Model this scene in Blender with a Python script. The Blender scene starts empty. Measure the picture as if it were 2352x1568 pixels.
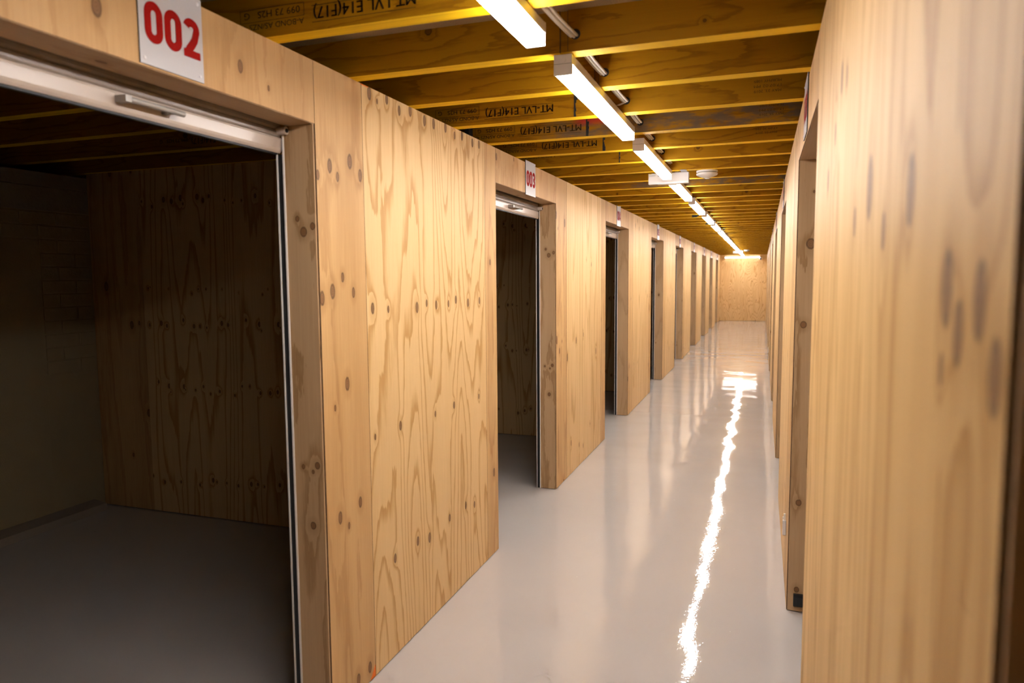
import bpy, bmesh, math, random
from mathutils import Vector, Matrix, Euler

# ------------------------------------------------------------------ camera, world, exposure
SC = bpy.context.scene
COL = SC.collection
W, H, FPX = 2352.0, 1568.0, 1634.8
YAW, PITCH, ROLL = math.radians(19.337), math.radians(5.148), math.radians(-0.404)
cam_d = bpy.data.cameras.new('camera')
cam_d.sensor_width = 36.0
cam_d.lens = FPX / W * 36.0
cam_d.clip_start = 0.02
cam_d.dof.use_dof = True
cam_d.dof.focus_distance = 4.5
cam_d.dof.aperture_fstop = 3.2
cam = bpy.data.objects.new('camera', cam_d)
COL.objects.link(cam)
fw = Vector((-math.sin(YAW) * math.cos(PITCH), math.cos(YAW) * math.cos(PITCH), -math.sin(PITCH)))
rt = Vector((math.cos(YAW), math.sin(YAW), 0))
up = rt.cross(fw)
c_, s_ = math.cos(ROLL), math.sin(ROLL)
r2, u2 = c_ * rt + s_ * up, -s_ * rt + c_ * up
cam.matrix_world = Matrix(((r2.x, u2.x, -fw.x, 0.0), (r2.y, u2.y, -fw.y, 0.0), (r2.z, u2.z, -fw.z, 1.56), (0, 0, 0, 1)))
SC.camera = cam
wd = bpy.data.worlds.new('world')
SC.world = wd
wd.use_nodes = True
wd.node_tree.nodes['Background'].inputs[0].default_value = (0.01, 0.008, 0.006, 1)
wd.node_tree.nodes['Background'].inputs[1].default_value = 0.0
vs = SC.view_settings
vs.view_transform = 'Standard'
vs.look = 'None'
vs.exposure = 2.12
vs.gamma = 1.0
vs.use_curve_mapping = False
cy_ = SC.cycles
cy_.use_adaptive_sampling = True
cy_.adaptive_threshold = 0.1
cy_.adaptive_min_samples = 12
cy_.caustics_reflective = False
cy_.caustics_refractive = False
cy_.max_bounces = 5
cy_.diffuse_bounces = 3
cy_.glossy_bounces = 2
LAMP = 24.0            # emission of the LED diffusers
LAMP_COL = (1.0, 0.98, 0.97, 1)

# ------------------------------------------------------------------ main dimensions (metres)
XL, XR = -1.399, 0.141        # corridor faces of the two walls
ZT, ZD = 2.269, 2.067         # wall top / door head
TH = 0.018                    # plywood thickness
JD = 0.117                    # depth of the door reveals
Y_END, Y_BACK = 25.88, -1.25
L_FAR = [2.045, 4.952, 7.892, 10.828, 13.669, 16.485, 19.299, 22.0, 24.79]
L_W = 1.22
R_OPEN = [(2.28 + 2.95 * i, 3.45 + 2.95 * i) for i in range(0, 8)]
Y_PART0 = 3.635
X_REAR = -4.30
J_STEP, J_T, J_D = 0.449, 0.060, 0.128
SOF = ZT + J_D

# ------------------------------------------------------------------ node helpers
class G:
    def __init__(s, mat):
        mat.use_nodes = True
        s.t = mat.node_tree
        s.t.nodes.clear()
        s.out = s.t.nodes.new('ShaderNodeOutputMaterial')
    def n(s, k, **kw):
        a = s.t.nodes.new(k)
        for q, v in kw.items():
            setattr(a, q, v)
        return a
    def put(s, sock, v):
        if isinstance(v, bpy.types.NodeSocket):
            s.t.links.new(v, sock)
        elif isinstance(v, (tuple, list)) and len(v) == 3 and len(sock.default_value) == 4:
            sock.default_value = (*v, 1)
        else:
            sock.default_value = v
    def m(s, op, a, b=0.0, c=0.0, clamp=False):
        q = s.n('ShaderNodeMath', operation=op, use_clamp=clamp)
        s.put(q.inputs[0], a); s.put(q.inputs[1], b); s.put(q.inputs[2], c)
        return q.outputs[0]
    def ss(s, x, a, b, lo=0.0, hi=1.0):
        q = s.n('ShaderNodeMapRange', interpolation_type='SMOOTHSTEP')
        for i, v in enumerate((x, a, b, lo, hi)):
            s.put(q.inputs[i], v)
        return q.outputs[0]
    def xyz(s, x, y, z=0.0):
        q = s.n('ShaderNodeCombineXYZ')
        s.put(q.inputs[0], x); s.put(q.inputs[1], y); s.put(q.inputs[2], z)
        return q.outputs[0]
    def sep(s, v):
        q = s.n('ShaderNodeSeparateXYZ'); s.put(q.inputs[0], v)
        return q.outputs[0], q.outputs[1], q.outputs[2]
    def noise(s, v, scale=1.0, detail=2.0, rough=0.5, dist=0.0):
        q = s.n('ShaderNodeTexNoise')
        s.put(q.inputs['Vector'], v)
        q.inputs['Scale'].default_value = scale
        q.inputs['Detail'].default_value = detail
        q.inputs['Roughness'].default_value = rough
        q.inputs['Distortion'].default_value = dist
        return q.outputs['Fac']
    def mix(s, f, a, b):
        q = s.n('ShaderNodeMix', data_type='RGBA')
        s.put(q.inputs[0], f); s.put(q.inputs[6], a); s.put(q.inputs[7], b)
        return q.outputs[2]
    def bsdf(s, col, rough=0.5, spec=0.5, metal=0.0, bump=None, bstr=0.2, bdist=0.001, emis=None, est=0.0):
        p = s.n('ShaderNodeBsdfPrincipled')
        s.put(p.inputs['Base Color'], col)
        s.put(p.inputs['Roughness'], rough)
        s.put(p.inputs['Metallic'], metal)
        p.inputs['Specular IOR Level'].default_value = spec
        if bump is not None:
            b = s.n('ShaderNodeBump')
            b.inputs['Strength'].default_value = bstr
            b.inputs['Distance'].default_value = bdist
            s.put(b.inputs['Height'], bump)
            s.t.links.new(b.outputs[0], p.inputs['Normal'])
        if emis:
            p.inputs['Emission Color'].default_value = emis
            p.inputs['Emission Strength'].default_value = est
        s.t.links.new(p.outputs[0], s.out.inputs[0])
        return p
    def uv(s):
        q = s.n('ShaderNodeUVMap', uv_map='UVMap')
        return s.sep(q.outputs[0])
    def seed(s):
        q = s.n('ShaderNodeAttribute', attribute_type='OBJECT', attribute_name='seed')
        return q.outputs['Fac']

def plain(name, col, rough=0.5, spec=0.5, metal=0.0, grain=0.04, gs=60.0, rv=0.0):
    mt = bpy.data.materials.new(name)
    g = G(mt)
    tc = g.n('ShaderNodeTexCoord')
    nz = g.noise(tc.outputs['Object'], gs, 3.0, 0.6)
    dk = tuple(max(0, c * (1 - 2 * grain)) for c in col)
    lt = tuple(min(1, c * (1 + 2 * grain)) for c in col)
    g.bsdf(g.mix(nz, dk, lt), g.m('ADD', rough - rv / 2, g.m('MULTIPLY', nz, rv)), spec, metal)
    return mt

def wood(name, light, dark, N=14.0, au=3.4, av=0.42, ring=0.7, fib=0.6, tone=0.4, base=0.14, knots=(), vor=None,
         rough=0.55, spec=0.25, kcol=(0.088, 0.041, 0.016), detail=1.5, lin=0.0, stain=None, fu=170.0, fv=4.0, ks=1.8, kamp=0.9, rows=()):
    mt = bpy.data.materials.new(name)
    g = G(mt)
    u, v, _ = g.uv()
    sd = g.seed()
    n1 = g.noise(g.xyz(g.m('MULTIPLY_ADD', u, au, g.m('MULTIPLY', sd, 7.31)), g.m('MULTIPLY_ADD', v, av, g.m('MULTIPLY', sd, 3.17)), sd), 1.0, detail, 0.45)
    n2 = g.noise(g.xyz(g.m('MULTIPLY', u, au * 9), g.m('MULTIPLY_ADD', v, av * 9, sd), 3.0), 1.0, 3.0, 0.6)
    F = g.m('MULTIPLY_ADD', n1, N, g.m('MULTIPLY', n2, 0.7))
    if lin:
        F = g.m('MULTIPLY_ADD', u, lin, F)
    dm = None
    def add_knot(d2, F, dm):
        F = g.m('MULTIPLY_ADD', g.m('EXPONENT', g.m('MULTIPLY', d2, -0.16)), kamp, F)
        return F, (d2 if dm is None else g.m('MINIMUM', dm, d2))
    for (ku, kv, r) in knots:
        du = g.m('MULTIPLY_ADD', u, 1 / r, -ku / r)
        dv = g.m('MULTIPLY_ADD', v, 1 / (ks * r), -kv / (ks * r))
        F, dm = add_knot(g.m('MULTIPLY_ADD', du, du, g.m('MULTIPLY', dv, dv)), F, dm)
    for q, (zr, ku, r0, thr) in enumerate(rows):      # knot whorls: rows of knots at given heights
        vo = g.n('ShaderNodeTexVoronoi', voronoi_dimensions='1D')
        su = g.m('MULTIPLY_ADD', u, ku, g.m('MULTIPLY_ADD', sd, 3.3, 17.7 * q))
        g.put(vo.inputs['W'], su)
        vo.inputs['Scale'].default_value = 1.0
        cr, cg, cb = g.sep(vo.outputs['Color'])
        r = g.m('MULTIPLY_ADD', cr, r0, r0 * 0.5)
        du = g.m('DIVIDE', g.m('SUBTRACT', su, vo.outputs['W']), g.m('MULTIPLY', r, ku))
        dv = g.m('DIVIDE', g.m('SUBTRACT', g.m('SUBTRACT', v, zr), g.m('MULTIPLY_ADD', cg, 0.07, -0.035)), g.m('MULTIPLY', r, ks))
        d2 = g.m('MULTIPLY_ADD', du, du, g.m('MULTIPLY', dv, dv))
        F, dm = add_knot(g.m('MULTIPLY_ADD', g.m('GREATER_THAN', cb, thr), 200.0, d2), F, dm)
    if vor:
        ku, kv, r0, thr, rowjit = vor
        su = g.m('MULTIPLY_ADD', u, ku, g.m('MULTIPLY', sd, 5.3))
        sv = g.m('MULTIPLY_ADD', v, kv, g.m('MULTIPLY', sd, 2.7))
        vo = g.n('ShaderNodeTexVoronoi', voronoi_dimensions='2D')
        g.put(vo.inputs['Vector'], g.xyz(su, sv))
        vo.inputs['Scale'].default_value = 1.0
        vo.inputs['Randomness'].default_value = rowjit
        px, py, _ = g.sep(vo.outputs['Position'])
        cr, cg, _b = g.sep(vo.outputs['Color'])
        r = g.m('MULTIPLY_ADD', cr, r0, r0 * 0.45)
        du = g.m('DIVIDE', g.m('DIVIDE', g.m('SUBTRACT', su, px), ku), r)
        dv = g.m('DIVIDE', g.m('DIVIDE', g.m('SUBTRACT', sv, py), kv * ks), r)
        d2 = g.m('MULTIPLY_ADD', du, du, g.m('MULTIPLY', dv, dv))
        F, dm = add_knot(g.m('MULTIPLY_ADD', g.m('GREATER_THAN', cg, thr), 200.0, d2), F, dm)
    t = g.m('FRACT', F)
    rg = g.m('MULTIPLY', g.ss(t, 0.62, 0.93), g.ss(t, 1.0, 0.95))
    fb = g.noise(g.xyz(g.m('MULTIPLY', u, fu), g.m('MULTIPLY', v, fv), sd), 1.0, 4.0, 0.65)
    tn = g.noise(g.xyz(g.m('MULTIPLY', u, 9.0), g.m('MULTIPLY', v, 0.8), g.m('ADD', sd, 9.0)), 1.0, 2.0, 0.5)
    f = g.m('MULTIPLY_ADD', rg, ring, base)
    f = g.m('MULTIPLY_ADD', g.m('SUBTRACT', fb, 0.5), fib, f)
    f = g.m('MULTIPLY_ADD', g.m('SUBTRACT', tn, 0.5), tone, f, True)
    col = g.mix(f, light, dark)
    if stain:
        col = stain(g, u, v, col)
    if dm is not None:
        halo = g.m('MULTIPLY', g.ss(dm, 9.0, 0.8), 0.35)
        col = g.mix(halo, col, dark)
        wob = g.m('MULTIPLY_ADD', g.m('SUBTRACT', fb, 0.5), 0.8, dm)
        core = g.mix(g.m('MULTIPLY_ADD', g.m('SINE', g.m('MULTIPLY', g.m('SQRT', g.m('MAXIMUM', dm, 0.0)), 20.0)), 0.25, 0.35), tuple(min(1, c * 2.8) for c in kcol), kcol)
        kc = g.mix(g.ss(wob, 0.40, 0.85), core, kcol)
        col = g.mix(g.m('MULTIPLY', g.ss(wob, 1.35, 0.75), 0.88), col, kc)
    g.bsdf(col, rough, spec)
    return mt

# ------------------------------------------------------------------ materials
PL, PD = (0.705, 0.468, 0.222), (0.45, 0.235, 0.065)
SL, SD = (0.575, 0.345, 0.145), (0.33, 0.155, 0.045)
JL, JDK = (0.50, 0.325, 0.175), (0.31, 0.17, 0.07)
PANEL_K = [(2.398, 2.247, .014), (2.455, 2.23, .006), (2.53, 2.255, .011), (2.631, 2.233, .011), (2.727, 2.254, .014),
           (2.86, 2.239, .013), (2.952, 2.244, .013), (3.078, 2.252, .013), (3.181, 2.235, .010), (3.27, 2.25, .013), (3.403, 2.238, .012), (3.491, 2.245, .012),
           (2.385, 1.446, .012), (2.506, 1.437, .008), (2.756, 1.434, .013), (2.85, 1.449, .009), (2.948, 1.437, .011),
           (3.082, 1.438, .009), (3.169, 1.454, .011), (3.32, 1.434, .012), (3.474, 1.44, .010),
           (2.586, 0.952, .011), (2.919, 0.94, .008), (3.13, 0.944, .010), (3.452, 0.935, .008),
           (2.517, 0.412, .011), (2.722, 0.411, .012), (2.838, 0.386, .013), (3.06, 0.405, .010), (3.259, 0.405, .011), (3.374, 0.374, .010), (2.381, 0.949, .007)]
STRIP_K = [(2.124, 1.942, .013), (2.251, 1.975, .014), (2.17, 1.911, .009), (2.319, 1.935, .012), (2.185, 1.564, .009), (2.057, 1.494, .013),
           (2.12, 1.516, .014), (2.253, 1.509, .010), (2.196, 1.183, .013), (2.262, 0.727, .011), (2.127, 0.711, .012), (2.182, 0.664, .007),
           (2.115, 1.109, .006), (2.217, 0.057, .012), (2.30, 0.06, .012), (2.053, 1.903, .009)]
M = {}
M['ply'] = wood('plywood', PL, PD, vor=(6.5, 1.55, 0.010, 0.62, 0.75))
M['ply_rows'] = wood('plywood_knot_whorls', PL, PD, N=20.0, au=3.0, av=0.17, ring=0.8,
                     rows=[(2.05, 15.0, 0.009, 0.85), (1.49, 14.0, 0.004, 0.7), (1.276, 14.0, 0.008, 0.85), (0.857, 16.0, 0.008, 0.9), (0.242, 13.0, 0.008, 0.8)], ks=1.5, kamp=0.8)
M['ply_hero'] = wood('plywood_knots_in_rows', PL, PD, N=17.0, au=3.0, av=0.36, ring=0.7, knots=PANEL_K)
M['ply_straight'] = wood('plywood_straight_grain', (0.705, 0.468, 0.222), (0.45, 0.24, 0.07), N=17.0, au=3.0, av=0.16, ring=0.55, fib=0.6, tone=0.8, vor=(7.0, 1.3, 0.009, 0.45, 0.7), ks=2.4)
M['strip_hero'] = wood('pine_strip_knots', SL, SD, N=6.0, au=5.0, av=0.5, ring=0.35, fib=0.7, tone=1.0, base=0.2, knots=STRIP_K, ks=1.9, kamp=0.35)
M['strip'] = wood('pine_strip', (0.61, 0.38, 0.165), SD, N=6.0, au=5.0, av=0.5, ring=0.35, fib=0.7, tone=0.9, base=0.2, vor=(9.0, 1.1, 0.012, 0.5, 0.8), kamp=0.35)
M['ply_wavy'] = wood('plywood_wavy_grain', PL, PD, N=20.0, au=3.4, av=0.7, ring=0.6, vor=(5.0, 1.3, 0.008, 0.5, 0.9))
M['header'] = wood('pine_header', (0.54, 0.325, 0.14), (0.34, 0.162, 0.05), N=5.0, au=6.0, av=0.9, ring=0.3, fib=0.7, tone=1.0, base=0.2,
                   knots=[(1.236, 2.161, .013), (1.696, 2.156, .010), (1.816, 2.125, .005), (3.747, 2.222, .011), (4.04, 2.252, .007)], kamp=0.3)
M['jamb'] = wood('jamb_ply', JL, JDK, N=6.0, au=6.0, av=0.8, ring=0.3, fib=0.5, tone=0.6, vor=(14.0, 1.0, 0.009, 0.42, 0.8), kamp=0.35)
M['jamb_hero'] = wood('jamb_ply_knots', JL, JDK, N=6.0, au=6.0, av=0.7, ring=0.65, fib=0.7, tone=0.8,
                      knots=[(-1.483, .913, .007), (-1.426, .921, .010), (-1.444, .898, .006), (0.200, 1.699, .019), (0.179, 1.339, .013), (0.181, .52, .012), (0.183, .107, .011), (.207, 1.927, .005),
                             (-1.474, 1.76, .008), (-1.451, 1.716, .013), (-1.415, 1.734, .010), (-1.45, .707, .011)], ks=1.25, kamp=0.4)
PIER_K = [(0.66, 1.548, .016), (0.567, 1.542, .014), (0.62, 1.515, .013), (0.525, 1.494, .013), (1.135, 1.683, .022), (0.831, 1.646, .018),
          (0.998, 1.614, .012), (1.301, 1.646, .012), (0.668, 1.482, .007), (1.598, 1.951, .016), (1.50, 1.93, .010), (1.70, 1.86, .012), (1.85, 1.78, .012)]
M['pier'] = wood('plywood_near_pier', (0.64, 0.405, 0.165), (0.36, 0.18, 0.042), N=14.0, au=3.2, av=0.2, ring=0.5, fib=0.6, tone=1.2, base=0.2, knots=PIER_K, ks=2.0)
def joist_stain(g, u, v, col):
    red = g.m('MULTIPLY', g.m('MULTIPLY', g.ss(v, -0.95, -0.88), g.ss(v, -0.66, -0.72)), g.ss(u, 2.312, 2.345))
    nz = g.noise(g.xyz(g.m('MULTIPLY', v, 9.0), g.m('MULTIPLY', u, 30.0)), 1.0, 4.0, 0.6)
    grey = g.m('MULTIPLY', g.m('MULTIPLY', g.ss(nz, 0.35, 0.6), g.ss(v, -1.2, -0.9)), 0.8)
    col = g.mix(grey, col, (0.10, 0.075, 0.055))
    return g.mix(g.m('MULTIPLY', red, 0.85), col, (0.42, 0.025, 0.02))
YL, YD = (0.33, 0.15, 0.002), (0.17, 0.065, 0.001)
joist_kw = dict(N=8.0, au=9.0, av=1.1, ring=0.55, fib=0.4, tone=0.5, base=0.15, kcol=(0.05, 0.018, 0.003), rough=0.6, spec=0.12, ks=1.0)
M['joist'] = wood('yellow_lvl_joist', YL, YD, vor=(8.0, 2.2, 0.011, 0.35, 0.9), **joist_kw)
M['joist_stained'] = wood('yellow_lvl_joist_stained', YL, YD, stain=joist_stain, **joist_kw)
M['joist_edge'] = wood('yellow_lvl_laminated_edge', (0.92, 0.58, 0.008), (0.60, 0.32, 0.004), N=7.0, au=60.0, av=0.15, ring=0.6, fib=0.4, tone=0.4, base=0.1, rough=0.6, spec=0.12)
M['edge'] = plain('plywood_edge', (0.17, 0.10, 0.055), 0.7, 0.2, grain=0.2, gs=90)
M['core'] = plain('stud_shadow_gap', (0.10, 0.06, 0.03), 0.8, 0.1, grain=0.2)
M['soffit'] = plain('particleboard', (0.34, 0.24, 0.14), 0.8, 0.2, grain=0.25, gs=220)
M['white_paint'] = plain('white_powder_coat', (0.76, 0.71, 0.68), 0.35, 0.5, grain=0.01)
M['cream'] = plain('cream_powder_coat', (0.50, 0.405, 0.335), 0.28, 0.5, grain=0.0)
M['sign'] = plain('white_sign_sheet', (0.46, 0.435, 0.44), 0.35, 0.5, grain=0.01)
M['red'] = plain('red_vinyl', (0.27, 0.004, 0.002), 0.6, 0.06, grain=0.03)
M['black'] = plain('black_rubber', (0.012, 0.012, 0.013), 0.5, 0.4, grain=0.1)
M['ink'] = plain('black_ink', (0.045, 0.024, 0.004), 0.7, 0.2, grain=0.1)
M['ink_faint'] = plain('faded_ink', (0.085, 0.04, 0.003), 0.7, 0.2, grain=0.1)
M['steel'] = plain('brushed_steel', (0.34, 0.31, 0.28), 0.40, 0.5, 0.35, grain=0.05)
M['galv'] = plain('galvanised_steel', (0.36, 0.36, 0.38), 0.35, 0.5, 0.9, grain=0.1)
M['orange'] = plain('orange_marker', (0.75, 0.16, 0.01), 0.6, 0.3)
M['cable'] = plain('white_cable', (0.72, 0.66, 0.58), 0.45, 0.4, grain=0.03)
M['plastic'] = plain('white_plastic', (0.66, 0.63, 0.63), 0.35, 0.5, grain=0.01)
M['cap'] = plain('white_end_cap', (0.84, 0.82, 0.85), 0.4, 0.4, grain=0.01)
M['grey_print'] = plain('grey_print', (0.25, 0.24, 0.24), 0.6, 0.3)
M['yellow_print'] = plain('yellow_print', (0.75, 0.55, 0.05), 0.6, 0.3)

def mat_floor():
    mt = bpy.data.materials.new('glossy_epoxy_floor')
    g = G(mt)
    tc = g.n('ShaderNodeTexCoord')
    P = tc.outputs['Object']
    tone = g.noise(P, 0.7, 3.0, 0.5)
    col = g.mix(tone, (0.43, 0.385, 0.355), (0.48, 0.435, 0.405))
    # pale chips and dark specks lying in the coating
    vo = g.n('ShaderNodeTexVoronoi', voronoi_dimensions='3D')
    vo.inputs['Scale'].default_value = 9.0
    g.put(vo.inputs['Vector'], P)
    cr, cg, cb = g.sep(vo.outputs['Color'])
    rad = g.m('MULTIPLY_ADD', cg, 0.03, 0.008)
    spot = g.m('LESS_THAN', vo.outputs['Distance'], rad)
    pale = g.m('MULTIPLY', spot, g.m('LESS_THAN', cr, 0.12))
    darks = g.m('MULTIPLY', spot, g.m('GREATER_THAN', cr, 0.96))
    col = g.mix(g.m('MULTIPLY', pale, 0.6), col, (0.78, 0.75, 0.72))
    col = g.mix(g.m('MULTIPLY', darks, 0.8), col, (0.13, 0.10, 0.08))
    x, y, z = g.sep(P)
    wav = g.noise(g.xyz(g.m('MULTIPLY', x, 2.6), g.m('MULTIPLY', y, 2.6), z), 1.0, 0.6, 0.5)
    mid = g.noise(P, 9.0, 1.0, 0.5)
    wav = g.m('MULTIPLY_ADD', mid, 0.07, wav)
    fine = g.noise(P, 48.0, 2.0, 0.75)
    b1 = g.n('ShaderNodeBump'); b1.inputs['Strength'].default_value = 1.0; b1.inputs['Distance'].default_value = 0.0055
    g.put(b1.inputs['Height'], wav)
    b2 = g.n('ShaderNodeBump'); b2.inputs['Strength'].default_value = 1.0; b2.inputs['Distance'].default_value = 0.00022
    g.put(b2.inputs['Height'], fine)
    g.t.links.new(b1.outputs[0], b2.inputs['Normal'])
    p = g.bsdf(col, g.m('MULTIPLY_ADD', tone, 0.02, 0.03), 0.5)
    g.t.links.new(b2.outputs[0], p.inputs['Normal'])
    return mt
M['floor'] = mat_floor()

def mat_masonry(name, a, b):
    mt = bpy.data.materials.new(name)
    g = G(mt)
    tc = g.n('ShaderNodeTexCoord')
    P = tc.outputs['Object']
    n1 = g.noise(P, 3.0, 4.0, 0.6)
    n2 = g.noise(P, 40.0, 4.0, 0.65)
    g.bsdf(g.mix(n1, a, b), 0.75, 0.2, bump=n2, bstr=0.5, bdist=0.004)
    return mt
M['painted_brick'] = mat_masonry('cream_painted_masonry', (0.33, 0.26, 0.15), (0.40, 0.32, 0.19))
M['concrete'] = mat_masonry('cream_painted_concrete', (0.30, 0.25, 0.20), (0.34, 0.29, 0.23))

def mat_emit(name, col, st):
    mt = bpy.data.materials.new(name)
    g = G(mt)
    p = g.bsdf((0.85, 0.85, 0.85), 0.4, 0.4, emis=col, est=st)
    return mt
M['lamp'] = mat_emit('lit_diffuser', LAMP_COL, LAMP)
M['lamp_side'] = mat_emit('lit_diffuser_side', LAMP_COL, LAMP * 0.3)
M['lamp_far'] = mat_emit('lit_wall_diffuser', LAMP_COL, LAMP * 0.2)
M['end_fill'] = mat_emit('added_end_fill', LAMP_COL, LAMP * 0.10)  # dim glow added to brighten the end cap of the next batten

# ------------------------------------------------------------------ object helpers
RND = random.Random(7)
def finish(name, bm, mats, parent=None, seed=None, smooth=False, origin=None):
    if origin is None:
        xs = [v.co for v in bm.verts]
        lo = Vector((min(v.x for v in xs), min(v.y for v in xs), min(v.z for v in xs)))
        hi = Vector((max(v.x for v in xs), max(v.y for v in xs), max(v.z for v in xs)))
        origin = Vector(((lo.x + hi.x) / 2, (lo.y + hi.y) / 2, lo.z))
    origin = Vector(origin)
    bmesh.ops.translate(bm, verts=bm.verts, vec=-origin)
    me = bpy.data.meshes.new(name)
    bm.to_mesh(me); bm.free()
    if not isinstance(mats, (list, tuple)):
        mats = [mats]
    for m_ in mats:
        me.materials.append(m_)
    if smooth:
        for p in me.polygons:
            p.use_smooth = True
    o = bpy.data.objects.new(name, me)
    COL.objects.link(o)
    o.location = origin
    o['seed'] = RND.uniform(0, 40) if seed is None else float(seed)
    if parent is not None:
        o.parent = parent
        pl = Vector((0, 0, 0)); q = parent
        while q is not None:
            pl += Vector(q.location); q = q.parent
        o.location = origin - pl
    return o
def empty(name, loc):
    o = bpy.data.objects.new(name, None)
    COL.objects.link(o)
    o.location = loc
    o.empty_display_size = 0.1
    return o
def tag(o, label=None, cat=None, group=None, kind=None):
    if label: o['label'] = label
    if cat: o['category'] = cat
    if group: o['group'] = group
    if kind: o['kind'] = kind
    return o
def add_box(bm, a, b, grain=2, mi=0, edge_axis=None, edge_mi=1):
    """axis box; UV is in world metres with v along the grain axis; faces whose normal is NOT edge_axis get edge_mi"""
    uvl = bm.loops.layers.uv.get('UVMap') or bm.loops.layers.uv.new('UVMap')
    lo = [min(a[i], b[i]) for i in range(3)]; hi = [max(a[i], b[i]) for i in range(3)]
    vs_ = [bm.verts.new((hi[0] if i & 1 else lo[0], hi[1] if i & 2 else lo[1], hi[2] if i & 4 else lo[2])) for i in range(8)]
    for ids, ax in (((0, 4, 6, 2), 0), ((1, 3, 7, 5), 0), ((0, 1, 5, 4), 1), ((2, 6, 7, 3), 1), ((0, 2, 3, 1), 2), ((4, 5, 7, 6), 2)):
        f = bm.faces.new([vs_[i] for i in ids])
        rest = [k for k in range(3) if k != ax]
        if grain in rest:
            vv = grain; uu = [k for k in rest if k != grain][0]
        else:
            uu, vv = rest
        for l in f.loops:
            l[uvl].uv = (l.vert.co[uu], l.vert.co[vv])
        f.material_index = mi if (edge_axis is None or ax == edge_axis) else edge_mi
    return vs_
def box(name, a, b, mat, parent=None, grain=2, edge_axis=None, seed=None, bevel=0.0, seg=2):
    bm = bmesh.new()
    add_box(bm, a, b, grain, 0, edge_axis, 1)
    if bevel:
        bmesh.ops.bevel(bm, geom=list(bm.edges), offset=bevel, segments=seg, affect='EDGES', profile=0.6)
    mats = [mat, M['edge']] if edge_axis is not None else [mat]
    return finish(name, bm, mats, parent, seed)
def add_cyl(bm, p, axis, r, h, n=24, r2=None):
    """cylinder from point p along +axis"""
    res = bmesh.ops.create_cone(bm, cap_ends=True, segments=n, radius1=r, radius2=r if r2 is None else r2, depth=h)
    rot = {0: Euler((0, math.pi / 2, 0)), 1: Euler((-math.pi / 2, 0, 0)), 2: Euler((0, 0, 0))}[axis].to_matrix()
    off = Vector(p); off[axis] += h / 2
    for v in res['verts']:
        v.co = rot @ v.co + off
def lathe(bm, prof, c, n=40):
    """revolve (r,z) profile about vertical axis through c"""
    rings = []
    for r, z in prof:
        if r < 1e-6:
            rings.append([bm.verts.new((c[0], c[1], c[2] + z))])
        else:
            rings.append([bm.verts.new((c[0] + r * math.cos(2 * math.pi * i / n), c[1] + r * math.sin(2 * math.pi * i / n), c[2] + z)) for i in range(n)])
    for A, B in zip(rings, rings[1:]):
        for i in range(n):
            j = (i + 1) % n
            if len(A) == 1 and len(B) == 1: continue
            if len(A) == 1: bm.faces.new((A[0], B[j], B[i]))
            elif len(B) == 1: bm.faces.new((A[i], A[j], B[0]))
            else: bm.faces.new((A[i], A[j], B[j], B[i]))
    bmesh.ops.recalc_face_normals(bm, faces=bm.faces)
def tube(bm, pts, r, n=8):
    prev = None
    pts = [Vector(p) for p in pts]
    ups = Vector((1, 0, 0))
    for i, p in enumerate(pts):
        d = (pts[min(i + 1, len(pts) - 1)] - pts[max(i - 1, 0)]).normalized()
        a = d.cross(ups)
        if a.length < 1e-3: a = d.cross(Vector((0, 0, 1)))
        a.normalize(); b = d.cross(a)
        ring = [bm.verts.new(p + r * (math.cos(2 * math.pi * k / n) * a + math.sin(2 * math.pi * k / n) * b)) for k in range(n)]
        if prev:
            for k in range(n):
                bm.faces.new((prev[k], prev[(k + 1) % n], ring[(k + 1) % n], ring[k]))
        else:
            bm.faces.new(ring[::-1])
        prev = ring
    bm.faces.new(prev)
    bmesh.ops.recalc_face_normals(bm, faces=bm.faces)
TXT = {}
def text_mesh(body, size=1.0):
    """flat lettering in the XY plane, baseline at y=0, starting at x=0; returns verts, polygons, width"""
    if body not in TXT:
        cu = bpy.data.curves.new('lettering', 'FONT')
        cu.body = body
        cu.size = 1.0
        cu.resolution_u = 3
        cu.offset = 0.0
        ob = bpy.data.objects.new('lettering', cu)
        COL.objects.link(ob)
        dg = bpy.context.evaluated_depsgraph_get()
        me = bpy.data.meshes.new_from_object(ob.evaluated_get(dg))
        V = [v.co.copy() for v in me.vertices]
        P = [tuple(p.vertices) for p in me.polygons]
        bpy.data.meshes.remove(me)
        bpy.data.objects.remove(ob); bpy.data.curves.remove(cu)
        x0 = min(v.x for v in V); x1 = max(v.x for v in V)
        TXT[body] = ([(v.x - x0, v.y) for v in V], P, x1 - x0)
    return TXT[body]
def add_text(bm, body, fn, width, height, cap=0.73):
    """fn maps (x,y) in metres on the lettering plane to world"""
    V, P, w = text_mesh(body)
    vs_ = [bm.verts.new(fn(x / w * width, y / cap * height)) for x, y in V]
    for p in P:
        try: bm.faces.new([vs_[i] for i in p])
        except ValueError: pass

# ------------------------------------------------------------------ floor, ceiling, joists
bm = bmesh.new(); add_box(bm, (-5.2, Y_BACK - 0.2, -0.12), (3.2, 8.15, 0.0))
add_box(bm, (-5.2, 8.154, -0.12), (3.2, Y_END + 0.3, 0.0)); add_box(bm, (-5.2, 8.15, -0.12), (3.2, 8.154, -0.003))
floor = tag(finish('floor', bm, M['floor'], origin=(0, 0, 0)), 'glossy pale beige epoxy floor running the length of the corridor', 'floor', kind='structure')

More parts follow.
